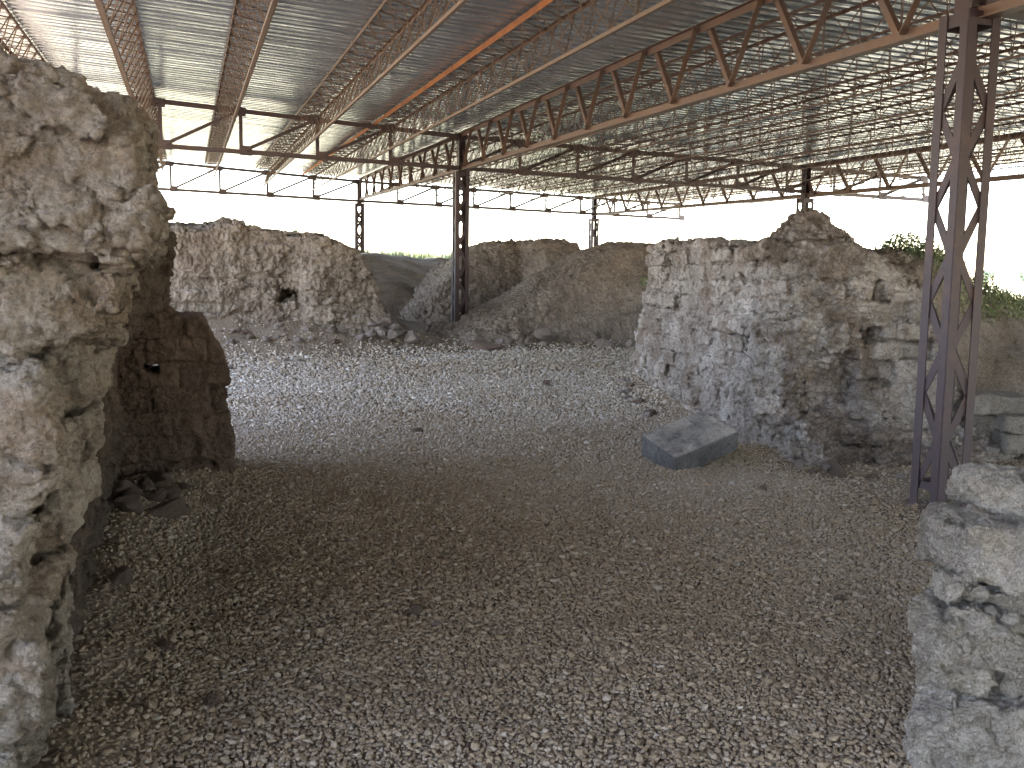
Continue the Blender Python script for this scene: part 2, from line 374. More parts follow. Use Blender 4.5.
# ------------------------------------------------------------------ steel canopy
RX0, RX1, RY0, RY1 = -4.4, 16.6, -14.0, 30.6  # unseen left and rear edges placed for the light; rear stretched to darken near ground
XA, XB, YR = 5.13, 13.1, (5.42, 18.35, 30.1)
def ztop(x, y):
    z = 4.42+.0165*(y-18.35)
    return z+(.05*(XA-x) if x < XA else -.024*(x-XA))
def bar(bm, p, q, w, h, upv=(0, 0, 1), off=(0, 0)):
    """rectangular bar from p to q: w across, h along the up vector"""
    p, q = Vector(p), Vector(q); d = (q-p).normalized(); u = Vector(upv)
    s = d.cross(u)
    if s.length < 1e-4: u = Vector((0, 1, 0)); s = d.cross(u)
    s.normalize(); u = s.cross(d); vs = []
    for e in (p, q):
        for a, c in ((-1, -1), (1, -1), (1, 1), (-1, 1)): vs.append(bm.verts.new(e+s*(a*w/2+off[0])+u*(c*h/2+off[1])))
    for f in ((0, 1, 2, 3), (7, 6, 5, 4), (0, 4, 5, 1), (1, 5, 6, 2), (2, 6, 7, 3), (3, 7, 4, 0)): bm.faces.new([vs[k] for k in f])
def angle(bm, p, q, w, t_, upv, fx=1, fy=1):
    """L section: two thin legs meeting along the line p-q"""
    bar(bm, p, q, w, t_, upv, (fx*w/2, 0)); bar(bm, p, q, t_, w-t_, upv, (fx*t_/2, fy*(w-t_)/2+fy*t_/2))
def rod(bm, pts, r, n=5):
    pts = [Vector(p) for p in pts]; rings = []
    for k, p in enumerate(pts):
        d = (pts[min(k+1, len(pts)-1)]-pts[max(k-1, 0)]).normalized()
        a = d.cross(Vector((.3, .2, .93))).normalized(); c = d.cross(a)
        rings.append([bm.verts.new(p+a*r*math.cos(6.2832*i/n)+c*r*math.sin(6.2832*i/n)) for i in range(n)])
    for a, c in zip(rings[:-1], rings[1:]):
        for i in range(n): bm.faces.new((a[i], a[(i+1) % n], c[(i+1) % n], c[i]))
    bm.faces.new(rings[0][::-1]); bm.faces.new(rings[-1])
def done(bm, name, mat, parent=None):
    bmesh.ops.recalc_face_normals(bm, faces=bm.faces)
    me = bpy.data.meshes.new(name); bm.to_mesh(me); bm.free(); return link(name, me, MAT[mat], parent)
def part(name, mat, parent, fn):
    bm = bmesh.new(); fn(bm); return done(bm, name, mat, parent)

# roof sheet with real ribs running across
ys = []; zs = []; y = RY0; k = 0; rr = random.Random(5)
while y < RY1:
    hh = .021+rr.uniform(-.003, .003)
    for dy, dz in ((0, 0), (.055, 0), (.075, 1), (.115, 1), (.135, 0)): ys.append(y+dy); zs.append(dz*hh+rr.uniform(-.0015, .0015))
    y += .19
ys = np.array(ys); zs = np.array(zs); xs = np.concatenate([np.arange(RX0, XA, .3), np.arange(XA, RX1+.1, .3)])
RXg, RYg = np.meshgrid(xs, ys, indexing='ij')
RZg = np.vectorize(ztop)(RXg, RYg)+.045+zs[None, :]+.010*fbm(RXg, RYg, RXg*0, .8, 3)+.006*fbm(RXg, RYg*1.5, RXg*0, 1.7, 2)
n1, n2 = RXg.shape; ii = np.arange(n1*n2).reshape(n1, n2)
Q = np.stack([ii[:-1, :-1], ii[1:, :-1], ii[1:, 1:], ii[:-1, 1:]], -1).reshape(-1, 4)
roof = link('corrugated_roof', np_mesh('corrugated_roof', np.stack([RXg, RYg, RZg], -1).reshape(-1, 3), Q, False), MAT['roof'])
tag(roof, 'ribbed galvanised metal roof sheeting over the whole excavation', 'roof')

def joist(xc, mat, label, orange=False, pos=0):
    r = empty('roof_joist', (xc, RY0+.2, ztop(xc, RY0+.2)))
    y0, y1 = RY0+.2, RY1-.3; off = Vector(r.location)
    P_ = lambda dx, y, dz: Vector((xc+dx, y, ztop(xc+dx, y)+dz))-off
    w = .21
    for s in (-1, 1):
        o = part('top_chord', 'orange' if (orange and s < 0) else mat, r, lambda bm: angle(bm, P_(s*w, y0, 0), P_(s*w, y1, 0), (.075 if orange and s < 0 else .04 if xc < XA else .03), .005, (0, 0, 1), -s, -1))
        if orange and s < 0: o['label'] = 'bright orange rusted top chord'
    part('bottom_chord', mat, r, lambda bm: bar(bm, P_(0, y0, -.53), P_(0, y1, -.53), *((.035, .035) if xc < XA else (.026, .022))))
    stp = .27; n = int((y1-y0)/stp)
    for a, c in (((-w, -.02), (0, -.52)), ((w, -.02), (0, -.52)), ((-w, -.015), (w, -.015))):
        pts = [P_((a, c)[i & 1][0], y0+i*stp, (a, c)[i & 1][1]) for i in range(n+1)]
        part('lacing_rod', mat, r, lambda bm: rod(bm, pts, .008 if xc < XA else .0075, 4))
    tag(r, label, 'joist', 'triangular lattice joists under the roof'); return r
ordn = ['first', 'second', 'third', 'fourth', 'fifth', 'sixth', 'seventh', 'eighth', 'ninth']
for k, xc in enumerate([3.62, 2.2, .76, -.70, -2.16]):
    joist(xc, 'joist', 'orange rusted lattice joist next left of the long roof truss' if k == 0 else f'tan lattice joist, {ordn[k]} to the left of the long roof truss', k == 0)
for k in range(9):
    xc = XA+.75+1.24*k
    joist(xc, 'rust', f'brown lattice joist, {ordn[k]} to the right of the nearer long roof truss')

def long_truss(x, y0, y1, label):
    """truss along the joists: tee chords and W diagonals"""
    r = empty('roof_truss', (x, y0, ztop(x, y0))); off = Vector(r.location)
    T = lambda y, dz=0, dx=0: Vector((x+dx, y, ztop(x, y)-.04+dz))-off
    B = lambda y, dz=0, dx=0: Vector((x+dx, y, ztop(x, y)-.70+.006*(y-18)+dz))-off
    part('top_chord', 'rust', r, lambda bm: (bar(bm, T(y0, .03), T(y1, .03), .09, .008), bar(bm, T(y0, -.012), T(y1, -.012), .012, .074)))
    part('bottom_chord', 'rust', r, lambda bm: (bar(bm, B(y0, -.035), B(y1, -.035), .10, .009), bar(bm, B(y0, .008), B(y1, .008), .014, .076)))
    p = 1.195; n = int((y1-y0)/p); s0 = (6.07-y0) % p
    for k in range(-1, n+1):
        yb = y0+s0+k*p
        for ya, yc in ((yb+.05, yb+p*.5-.06), (yb-.05, yb-p*.5+.06)):
            if min(ya, yc) < y0 or max(ya, yc) > y1: continue
            sd_ = .03 if yc > ya else -.03
            part('diagonal', 'rust', r, lambda bm: angle(bm, B(ya, .0, sd_), T(yc, -.0, sd_), .055, .008, (1, 0, 0), 1, 1 if sd_ > 0 else -1))
    return tag(r, label, 'truss', 'long trusses running along the joists')
long_truss(XA, RY0+.3, YR[2], 'long rusty roof truss with W diagonals running over the nearest big steel column')
long_truss(XB, RY0+.3, YR[2], 'farther parallel long roof truss on the right, low against the sky')

def cross_truss(yr, label, mat, x0i=-6, x1i=9, thick=1.0):
    r = empty('cross_truss', (XA, yr, ztop(XA, yr))); off = Vector(r.location)
    X = lambda i: XA+i*(1.25 if i > 0 else 1.374)
    zt = lambda x: ztop(x, yr)-.055
    zb = lambda x: ztop(XA, yr)-.72+(.02*(XA-x) if x < XA else -.0145*(x-XA))
    T = lambda x, dz=0: Vector((x, yr, zt(x)+dz))-off
    B = lambda x, dz=0: Vector((x, yr, zb(x)+dz))-off
    xa, xb = X(x0i), X(x1i); w = .075*thick
    def chord(bm, F):
        for a, c in ((xa, XA), (XA, xb)): bar(bm, F(a), F(c), w*1.3, .008); bar(bm, F(a, w/2), F(c, w/2), .012, w)
    part('top_chord', mat, r, lambda bm: chord(bm, lambda x, dz=0: T(x, -dz)))
    part('bottom_chord', mat, r, lambda bm: chord(bm, B))
    for i in range(x0i, x1i+1):
        x = X(i)
        if i != 0: part('post', mat, r, lambda bm: angle(bm, B(x, .012), T(x, -.012), .065, .008, (0, 1, 0), 1, 1))
        if i < x1i:
            x2 = X(i+1)
            part('diagonal', mat, r, lambda bm: angle(bm, B(x+.05, .04), T(x2-.05, -.06), .06, .008, (0, 1, 0), 1, -1))
        part('gusset_plate', mat, r, lambda bm: bar(bm, B(x-.06, .06)+Vector((0, -.018, 0)), B(x+.16, .06)+Vector((0, -.018, 0)), .012, .17))
        part('gusset_plate', mat, r, lambda bm: bar(bm, T(x-.15, -.05)+Vector((0, -.018, 0)), T(x+.06, -.05)+Vector((0, -.018, 0)), .012, .15))
    return tag(r, label, 'truss', 'cross trusses spanning between the columns')
cross_truss(YR[0], 'dark cross truss at the top right on the nearest column', 'dark', 0, 4, 1.4)
cross_truss(YR[1], 'brown cross truss carried by the slim column in mid distance', 'dark')
cross_truss(YR[2], 'farthest cross truss standing out pale against the sky', 'dark')

def column(x, y, zb, zt, label, yaw=0, cap=True):
    r = empty('steel_column', (x, y, zb)); r.rotation_euler.z = yaw
    hgt = zt-zb; w = .135
    for sx_ in (-1, 1):
        for sy_ in (-1, 1):
            part('corner_angle', 'paint', r, lambda bm: (bar(bm, (sx_*(w-.035), sy_*w, 0), (sx_*(w-.035), sy_*w, hgt), .07, .007, (0, 1, 0)),
                                                        bar(bm, (sx_*w, sy_*(w-.039), 0), (sx_*w, sy_*(w-.039), hgt), .007, .07, (0, 1, 0))))
    p = .33; n = int((hgt-.2)/p)
    for f, (nx_, ny_) in enumerate(((0, -1), (0, 1), (-1, 0), (1, 0))):
        tx, ty = -ny_, nx_; o = w-.012
        for k in range(n):
            a, c = (-1, 1) if (k+(f >> 1)) & 1 else (1, -1); z0 = .16+k*p; e = w-.045
            part('lacing_bar', 'paint', r, lambda bm: bar(bm, (nx_*o+tx*e*a, ny_*o+ty*e*a, z0), (nx_*o+tx*e*c, ny_*o+ty*e*c, z0+p), .06, .007, (nx_, ny_, 0)))
        part('batten_plate', 'paint', r, lambda bm: bar(bm, (nx_*o+tx*w*.9, ny_*o+ty*w*.9, .16), (nx_*o-tx*w*.9, ny_*o-ty*w*.9, .16), .06, .007, (nx_, ny_, 0)))
        part('batten_plate', 'paint', r, lambda bm: bar(bm, (nx_*o+tx*w*.9, ny_*o+ty*w*.9, hgt-.05), (nx_*o-tx*w*.9, ny_*o-ty*w*.9, hgt-.05), .09, .007, (nx_, ny_, 0)))
    part('base_plate', 'paint', r, lambda bm: bar(bm, (-.2, 0, .0), (.2, 0, .0), .4, .02))
    part('head_post', 'paint', r, lambda bm: (bar(bm, (-.06, 0, hgt), (-.06, 0, hgt+.72), .012, .16, (0, 1, 0)), bar(bm, (.06, 0, hgt), (.06, 0, hgt+.72), .012, .16, (0, 1, 0)), bar(bm, (0, 0, hgt), (0, 0, hgt+.72), .11, .012, (0, 1, 0))))
    return tag(r, label, 'column', 'lattice steel columns')
for (x, y, lab) in ((XA, YR[0], 'large purple brown lattice column at the right, nearest the camera'),
                    (XA, YR[1], 'slim lattice column rising from the gravel in the middle of the excavation'),
                    (XA, YR[2], 'far lattice column just right of the left mudbrick wall end'),
                    (XB, YR[1], 'column with only its top showing over the right wall'),
                    (XB, YR[2], 'far lattice column standing behind the brown mounds')):
    column(x, y, float(ground_z(x, y))-.01, ztop(x, y)-.76, lab)

# ------------------------------------------------------------------ walls
# left foreground wall
LS = [((-1.10, 3.2, 1.875), (1.0, .50, .21), .05), ((-.41, 3.1, 1.84), (.295, .45, .21), .04), ((-1.2, 3.25, 1.545), (1.0, .48, .145), .05), ((-1.35, 3.2, 1.215), (1.0, .47, .16), .04),
      ((-1.42, 3.2, .875), (.98, .46, .155), .04), ((-1.4, 3.25, .5), (.98, .47, .19), .05), ((-1.45, 3.22, .14), (.96, .47, .16), .04)]
def left_base(X, Y, Z):
    xf = np.interp(Z, [0, .7, 1.15, 1.5, 1.68, 1.9, 2.3], [-.47, -.40, -.30, -.25, -.21, -.18, -.24]).astype(np.float32)
    xf = xf+sstep((Y-4)/1.5)*np.interp(Z, [0, .6, 1.05, 1.25, 1.42, 2.2], [-.05, -.09, -.17, -.04, .10, .06]).astype(np.float32)
    top = np.interp(Y, [2.5, 3.6, 4.2, 5.5, 8.5], [1.97, 1.94, 1.90, 1.88, 1.84]).astype(np.float32)
    d = smax(smax((X-xf)*.97, Z-top, .1), 2.98-Y, .06)
    d = np.maximum(d, -2.4-X); d = np.maximum(d, Y-7.6)  # unseen left end lengthened to keep side light off the near ground
    for c, hf, r in LS:
        d = smin(d, box(X, Y, Z, c, hf, r), .025)
    return d
def left_det(x, y, z):
    wob = .05*fbm(x, y, z, 3, 2)
    b, _ = bricks(y+wob, z+.8*wob, .42, .21, 4, .03, .022)
    side = sstep((y-3.35)/.3)
    return side*b+.05*fbm(x, y, z, 2.4, 4, .6)+rubble(x, y, z, 4.2, .035, 2., .03, 1.2)*(1-.5*side)+.35*rubble(x, y, z, 9.5, .025, 6., .012, 1.1)+.010*ridged(x, y, z, 8, 3)
def left_fine(x, y, z): return crust(x, y, z, .7, 3.)
def tint_b(w, h, s_of, seed):
    def f(V):
        _, b = bricks(s_of(V), V[:, 2], w, h, seed); return {'tint': np.clip(.35*b+.35+.3*fbm(V[:, 0], V[:, 1], V[:, 2], 2.0, 3), 0, 1)}
    return f
left_tint = tint_b(.42, .21, lambda V: V[:, 1], 4)
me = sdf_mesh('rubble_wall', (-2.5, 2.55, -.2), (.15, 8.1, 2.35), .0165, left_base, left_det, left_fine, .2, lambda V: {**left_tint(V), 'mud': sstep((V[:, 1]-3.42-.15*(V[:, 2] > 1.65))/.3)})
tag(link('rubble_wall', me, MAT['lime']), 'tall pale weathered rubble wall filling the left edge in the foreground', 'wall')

# dark stub wall
def stub_base(X, Y, Z):
    top = np.interp(X, [-.6, -.2, -.08, .1, .16, .24, .30, .4], [1.5, 1.38, 1.31, 1.26, 1.12, 1.0, .84, .8]).astype(np.float32)
    d = smax(np.maximum(X-.28, np.abs(Y-7.95)-.42), Z-top, .03); d = np.maximum(d, -.75-X)
    hole = np.maximum(np.abs(X+.27)-.085, np.abs(Z-.88)-.055)
    return np.maximum(d, -hole)
def stub_det(x, y, z):
    b, _ = bricks(x+.03*fbm(x, y, z, 4, 2), z+.02*fbm(x, y, z, 5, 2), .42, .185, 9, .03, .03)
    return b+.03*fbm(x, y, z, 4, 4, .6)+.015*ridged(x, y, z, 12, 2)
me = sdf_mesh('stub_wall', (-.85, 7.35, -.2), (.45, 8.55, 1.6), .018, stub_base, stub_det, lambda x, y, z: crust(x, y, z, .7, 8.), .2, tint_b(.42, .185, lambda V: V[:, 0], 9))
tag(link('stub_wall', me, MAT['stub']), 'dark stepped stub of coursed mudbrick with a small hole, beyond the left wall', 'wall')

# far left mudbrick wall
def far_base(X, Y, Z):
    top = np.interp(X, [-3, -.4, .7, 1.7, 2.5, 2.85, 3.1, 3.3], [2.42, 2.42, 2.44, 2.28, 2.18, 1.95, 1.5, 1.0]).astype(np.float32)
    yf = 16.55+.10*Z+.25*sstep((X-1.0)/1.2)*0-.28*sstep((X-1.6)/.5)
    d = smax(yf-Y, Z-top-.05*(Y-17), .12); d = np.maximum(d, Y-19.2); d = smax(d, X-3.2-.25*(1.2-Z)*(Z < 1.2)+.3*sstep((Y-17)/2), .15)
    d = np.maximum(d, -3.3-X)
    nic = box(X, Y, Z, (1.63, 16.9, 1.25), (.17, 1.1, .12), .05); d = smax(d, -nic, .04)
    hol = box(X, Y, Z, (1.9, 16.2, .72), (.55, .30, .09), .06); d = smax(d, -hol, .05)
    return d
def far_det(x, y, z):
    w = .06*fbm(x, y, z, 2, 2)
    b, _ = bricks(x+w, z+.5*w, .46, .19, 13, .035, .05)
    m_ = sstep(.55+1.4*fbm(x, y, z, .7, 2, off=3.)+.5*sstep((1.2-x)/1.5))
    return 1.2*m_*b+(1-.85*m_)*rubble(x, y, z, 3.4, .055, 4., .05, 1.5)+.13*fbm(x, y, z, 1.3, 4, .6)+.035*ridged(x, y, z, 5, 3)
me = sdf_mesh('mudbrick_wall', (-3.4, 15.7, .0), (3.7, 19.4, 2.75), .033, far_base, far_det, lambda x, y, z: crust(x*.6, y*.6, z*.6, 2.0, 5.), .3, tint_b(.46, .19, lambda V: V[:, 0], 13))
tag(link('mudbrick_wall', me, MAT['far']), 'far left broken mudbrick wall with a dark square niche', 'wall')

# right wall with its pier
RP = [(6.25, 12.7), (5.08, 7.75), (5.3, 7.45), (6.65, 7.1), (6.95, 7.7), (8.2, 9.2), (8.4, 13.2)]
TP = [(6.2, 12.5, 2.10), (6.6, 12.3, 2.14), (5.9, 11, 2.08), (5.6, 9.8, 2.04), (5.3, 8.6, 1.98), (5.45, 8.1, 2.02), (5.75, 7.95, 2.08), (6.05, 8.0, 2.05), (5.85, 7.5, 1.98), (6.2, 7.5, 1.78), (6.55, 7.3, 1.45), (6.7, 7.25, 1.4), (6.4, 7.9, 1.9), (7.0, 8.6, 1.95), (8.4, 8.8, 1.5), (8.0, 11, 1.85), (9, 12.5, 1.6)]
def idw(X, Y, P):
    n = 0; w = 0
    for a, c, z in P: k = 1/(((X-a)**2+(Y-c)**2)**1.6+.02); n = n+k*z; w = w+k
    return n/w
def right_base(X, Y, Z):
    d2 = poly_sd(X[:, :, 0], Y[:, :, 0], RP)[:, :, None]; top = .30*np.exp(-((X[:, :, :1]-5.75)**2+(Y[:, :, :1]-7.95)**2)/.30**2)+ idw(X[:, :, 0], Y[:, :, 0], TP)[:, :, None].astype(np.float32)
    bat = .10*(Z-1.0)-.10*sstep((.9-Z)/.9)*sstep((X-5.4)/.5)*sstep((8.4-Y)/.6)*1.8
    d = smax(d2+bat, Z-top, .07)
    for c, hf in (((6.05, 11.6, 1.86), (.30, .16, .15)), ((6.0, 7.4, 1.15), (.13, .6, .075)), ((6.07, 7.3, 1.52), (.085, .35, .10)), ((5.35, 8.0, 1.02), (.2, .18, .03)), ((5.9, 7.3, .62), (.3, .16, .03))):
        d = smax(d, -box(X, Y, Z, c, hf, .03, 0, .25), .03)
    skirt = (Z-(.40-.62*np.maximum(d2, 0)+.10*(X-5.6)*(X > 5.6)))*.85+3*np.maximum(np.maximum(Y-8.1, 5.0-X), 0)
    # sheltered recess of crumbling brick on the front, right of the corner
    d = smax(d, -box(X, Y, Z, (5.62, 7.28, .55), (.26, .20, .46), .06), .05)
    return smin(d, np.maximum(skirt, d2-.62), .03)
def right_det(x, y, z):
    w = .05*fbm(x, y, z, 2.5, 2); s = y-x
    b, _ = bricks(s+.6*w, z+.4*w, .40, .18, 21, .045, .045)
    m_ = sstep(.55+1.5*fbm(x, y, z, .9, 2, off=9.)+.5*sstep((z-1.4)/.4)+.4*sstep((y-9)/2))
    return m_*b+(1-.85*m_)*rubble(x, y, z, 4.0, .045, 7., .045, 1.5)+.10*fbm(x, y, z, 1.7, 4, .6)+.02*ridged(x, y, z, 6, 3)+sstep((.55-z)/.3)*rubble(x, y, z, 9, .03, 2., .02, 1.1)
def right_fine(x, y, z): return crust(x*.75, y*.75, z*.75, 1.5, 1.)
right_tint = tint_b(.40, .18, lambda V: V[:, 1]-V[:, 0], 21)
def right_mud(V):
    x, y, z = V.T
    crumb = sstep((x-5.15)/.15)*sstep((6.05+.25*(1.2-z)-x)/.15)*sstep((8.1-y)/.2)*sstep((1.75-z)/.3)      # crumbling brick behind the lost plaster
    cap = sstep((z-1.62-.2*(y > 9))/.2)*sstep((10.5-y)/1.5)
    return np.clip(.62*crumb+.66*cap+.25*sstep((.35-z)/.3), 0, .9)*(.75+.5*fbm(x, y, z, 1.6, 3))
me = sdf_mesh('ruined_wall', (4.75, 6.5, -.2), (9.4, 13.3, 2.6), .026, right_base, right_det, right_fine, .25, lambda V: {**right_tint(V), 'mud': right_mud(V)})
tag(link('ruined_wall', me, MAT['right']), 'broad pale ruined wall with a crumbling pier at right centre', 'wall')

# earth bank right of and behind that wall
def grid_mound(name, x0, x1, y0, y1, h, f, mat, zlow=-.3):
    a, c = np.arange(x0, x1+h/2, h), np.arange(y0, y1+h/2, h); X, Y = np.meshgrid(a, c, indexing='ij'); Z = f(X, Y)
    n1, n2 = X.shape
    V = np.stack([X, Y, Z], -1); V[[0, -1], :, 2] = zlow; V[:, [0, -1], 2] = zlow
    ii = np.arange(n1*n2).reshape(n1, n2); Q = np.stack([ii[:-1, :-1], ii[1:, :-1], ii[1:, 1:], ii[:-1, 1:]], -1).reshape(-1, 4)
    V = V.reshape(-1, 3); V[:, 0] += .05*fbm(V[:, 0], V[:, 1], V[:, 2], 4, 3); V[:, 1] += .05*fbm(V[:, 0], V[:, 1], V[:, 2], 4, 3, off=5.)
    return np_mesh(name, V, Q, True, {'tint': np.clip(.5+.6*fbm(V[:, 0], V[:, 1], V[:, 2], 1.5, 3), 0, 1)}), (X, Y, Z)
def bank_f(X, Y):
    z = idw(X, Y, [(6.9, 7.9, 1.95), (7.4, 8.3, 1.98), (8.2, 8.6, 1.55), (9.5, 9.5, 1.35), (11, 10.5, 1.3), (13, 11, 1.2), (13, 8, 1.0), (8, 7.4, .95), (9.5, 7.6, .9), (7.0, 6.5, .05), (7.6, 6.6, .05), (7.3, 7.1, .15), (7.0, 6.9, .1), (8.0, 6.7, .2), (9, 6.6, .4), (11, 6.5, .7), (8, 12, 1.7), (11, 13, 1.2)])
    return z+.10*fbm(X, Y, X*0, 1.8, 5)+.03*ridged(X, Y, X*0, 6, 2)
me, BANK = grid_mound('earth_bank', 6.75, 13.5, 6.45, 13.5, .05, bank_f, MAT['earth'])
tag(link('earth_bank', me, MAT['earth']), 'brown earth bank with weeds behind the nearest steel column', 'earth bank')

# middle mound
def mound_base(X, Y, Z):
    top = np.interp(X, [4.4, 4.8, 5.4, 6.1, 6.7, 7.3, 7.8, 8.4, 9.2], [.35, .66, .86, 1.10, 1.45, 1.74, 2.05, 2.32, 2.25]).astype(np.float32)
    yf = 16.1+.55*np.clip(Z-.3, 0, 3)*(.75+.25*sstep((Z-.9)/.5))
    d = smax((yf-Y)*.86, (Z-top)*.9, .15); d = np.maximum(d, Y-19.3); d = smax(d, 4.35-X, .2); return np.maximum(d, X-9.6)
def mound_det(x, y, z):
    d1, d2, _ = cells(x, y, z, 4.0, 6.)
    return .16*fbm(x, y, z, 1.1, 4)+.05*ridged(x, y, z, 4, 3)+.05*np.clip(.5-d1, 0, 1)*sstep((1.3-z)/.6)
me = sdf_mesh('earth_mound', (4.1, 15.6, -.0), (9.7, 19.4, 2.7), .04, mound_base, mound_det, lambda x, y, z: crust(x*.55, y*.55, z*.55, 2.0, 2.), .3, lambda V: {'tint': np.clip(.5+.6*fbm(V[:, 0], V[:, 1], V[:, 2], 1.5, 3), 0, 1)})
tag(link('earth_mound', me, MAT['earth']), 'sloping brown earth mound right of the slim middle column', 'earth mound')

# back mudbrick mass
def back_base(X, Y, Z):
    top = np.interp(X, [3.6, 4.6, 5.4, 6.0, 6.8, 7.6, 8.5, 8.9], [.1, .45, 1.15, 1.9, 2.25, 2.45, 2.48, 2.3]).astype(np.float32)
    yf = 20.6+.55*Z-.9*sstep((X-7.5)/.4)+1.3*sstep((6.2-X)/2); d = smax(yf-Y, Z-top, .12); d = np.maximum(d, Y-24); d = np.maximum(d, 2.6-X); return smax(d, X-8.75-.2*(2.4-Z), .1)
def back_det(x, y, z):
    b, _ = bricks(x, z+.03*fbm(x, y, z, 2, 2), .4, .14, 31, .03, .035); m_ = sstep((x-7.2)/.5)
    return m_*b+.20*fbm(x, y, z, 1.0, 4)*(1.3-.6*m_)+.05*ridged(x, y, z, 3.5, 3)
me = sdf_mesh('mudbrick_wall', (2.5, 18.9, .1), (10.6, 24.2, 2.9), .05, back_base, back_det, lambda x, y, z: crust(x*.5, y*.5, z*.5, 2.2, 6.), .35, lambda V: {'tint': np.clip(.5+.6*fbm(V[:, 0], V[:, 1], V[:, 2], 1.2, 3), 0, 1)})
tag(link('mudbrick_wall', me, MAT['mudback']), 'dark eroded mudbrick mass behind the slim middle column', 'wall')

# foreground stone wall at the lower right: separate big stones over a rubble core
def stone_mesh(name, hf, seed, h=.014, r=.035, amp=.055):
    rs = np.random.RandomState(seed); o = rs.rand()*50
    cut = [(rs.randn(3), rs.uniform(.80, .98)) for _ in range(5)]
    def base(X, Y, Z):
        d = box(X, Y, Z, (0, 0, 0), hf, min(r, min(hf)*.7))
        for nrm, k in cut:
            nn = nrm/np.linalg.norm(nrm); sup = np.abs(nn)@np.array(hf); d = smax(d, X*nn[0]+Y*nn[1]+Z*nn[2]-sup*k*.86, .03)
        return d
    det = lambda x, y, z: amp*.9*fbm(x+o, y+o, z, 4.5, 4, .6)+.6*rubble(x+o, y, z+o, 7., amp*.6, o, amp*.35, 1.2)+amp*.2*ridged(x+o, y, z+o, 10, 3)
    fin = lambda x, y, z: crust(x*1.3, y*1.3, z*1.3, .55*amp/.045, o)
    e = .09
    return sdf_mesh(name, [-k-e for k in hf], [k+e for k in hf], h, base, det, fin, .15,
                    lambda V: {'tint': np.clip(.5+.2*(rs.rand()-.5)+.6*fbm(V[:, 0]+o, V[:, 1], V[:, 2], 4, 3), 0, 1)})
fwall = empty('stone_wall', (2.9, 2.8, 0)); tag(fwall, 'low wall of big pale stones at the lower right corner', 'wall')
WYAW = math.radians(-34)
FS = [  # centre, half size, yaw, tilt
    ((2.99, 2.74, .815), (.205, .17, .066), .05, .06), ((2.77, 2.55, .668), (.275, .22, .088), .0, .03), ((2.66, 2.53, .545), (.17, .19, .040), .03, .05),
    ((2.51, 2.48, .425), (.155, .20, .085), .1, .08), ((2.47, 2.52, .295), (.11, .19, .055), -.05, 0), ((2.62, 2.40, .12), (.32, .22, .125), 0, 0), ((2.71, 2.44, .30), (.105, .18, .05), .05, -.04),
    ((3.05, 2.33, .16), (.24, .22, .15), 0, .05), ((3.02, 2.46, .565), (.17, .18, .05), .1, .12), ((3.28, 2.73, .62), (.23, .22, .18), .2, 0), ((3.4, 2.9, .25), (.33, .33, .22), 0, 0)]
for k, (c, hf, yw, tl) in enumerate(FS):
    o = link('stone', stone_mesh('stone', hf, 40+k), MAT['fore'], fwall)
    o.location = Vector(c)-fwall.location; o.rotation_euler = (0, tl, WYAW+yw)
def core_base(X, Y, Z): return smax(box(X, Y, Z, (2.99, 2.62, .13), (.40, .15, .30), .07, WYAW), -box(X, Y, Z, (2.97, 2.3, .6), (.2, .3, .05), .03), .04)
core = sdf_mesh('rubble_core', (2.2, 2.1, -.15), (3.9, 3.3, .7), .014, core_base, lambda x, y, z: .05*fbm(x, y, z, 5, 4)+.04*np.clip(.5-cells(x, y, z, 11)[0], -1, 1), lambda x, y, z: crust(x*1.3, y*1.3, z*1.3, .6, 9.), .15,
                lambda V: {'tint': np.clip(.4+.6*fbm(V[:, 0], V[:, 1], V[:, 2], 6, 3), 0, 1)})
o = link('rubble_core', core, MAT['fore'], fwall); o.location = -fwall.location

# ------------------------------------------------------------------ grey slab and cut blocks
def rotm(a, b_, c): return Matrix.Rotation(a, 3, 'Z') @ Matrix.Rotation(b_, 3, 'Y') @ Matrix.Rotation(c, 3, 'X')
def slab_mesh(name, dim, seed, h, amp):
    o = seed*3.1; hf = [k/2 for k in dim]
    return sdf_mesh(name, [-k-.05 for k in hf], [k+.05 for k in hf], h, lambda X, Y, Z: box(X, Y, Z, (0, 0, 0), hf, .014),
                    lambda x, y, z: amp*fbm(x+o, y, z+o, 5, 4)+amp*.9*np.minimum(ridged(x+o, y+o, z, 9, 2)-.35, 0)*sstep((-z)/hf[2]+.3), lambda x, y, z: .004*fbm(x, y+o, z, 30, 4, .7), .08,
                    lambda V: {'tint': np.clip(.5+.5*fbm(V[:, 0]+o, V[:, 1], V[:, 2], 4, 3), 0, 1)})
dim = (.70, .47, .215); Rm = rotm(.16, -.27, .31)
o0 = Vector((3.77, 7.5, .065)); cen = o0+Rm @ Vector((dim[0]/2, -dim[1]/2, dim[2]/2))
slab = link('stone_slab', slab_mesh('stone_slab', dim, 2, .009, .024), MAT['basalt']); slab.rotation_euler = Rm.to_euler(); slab.location = cen
tag(slab, 'thick grey basalt slab lying tilted on the gravel', 'slab')
for c, dm, yw, lab, sd_ in (((7.0, 6.82, .53), (.46, .42, .17), -.45, 'upper left cut limestone block with flat dusty top behind the column', 3),
                       ((7.15, 6.5, .385), (.62, .40, .165), -.42, 'wide cut limestone block at the right edge of the stack', 4),
                       ((7.17, 6.48, .215), (.64, .42, .165), -.40, 'cut block lying under the wide one at the right edge', 5),
                       ((7.0, 6.86, .34), (.42, .38, .19), -.45, 'narrow block under the upper left cut block', 6)):
    o = link('cut_block', slab_mesh('cut_block', dm, sd_, .012, .034), MAT['cut']); o.location = c; o.rotation_euler.z = yw
    tag(o, lab, 'stone block', 'cut stone blocks beside the steel column')

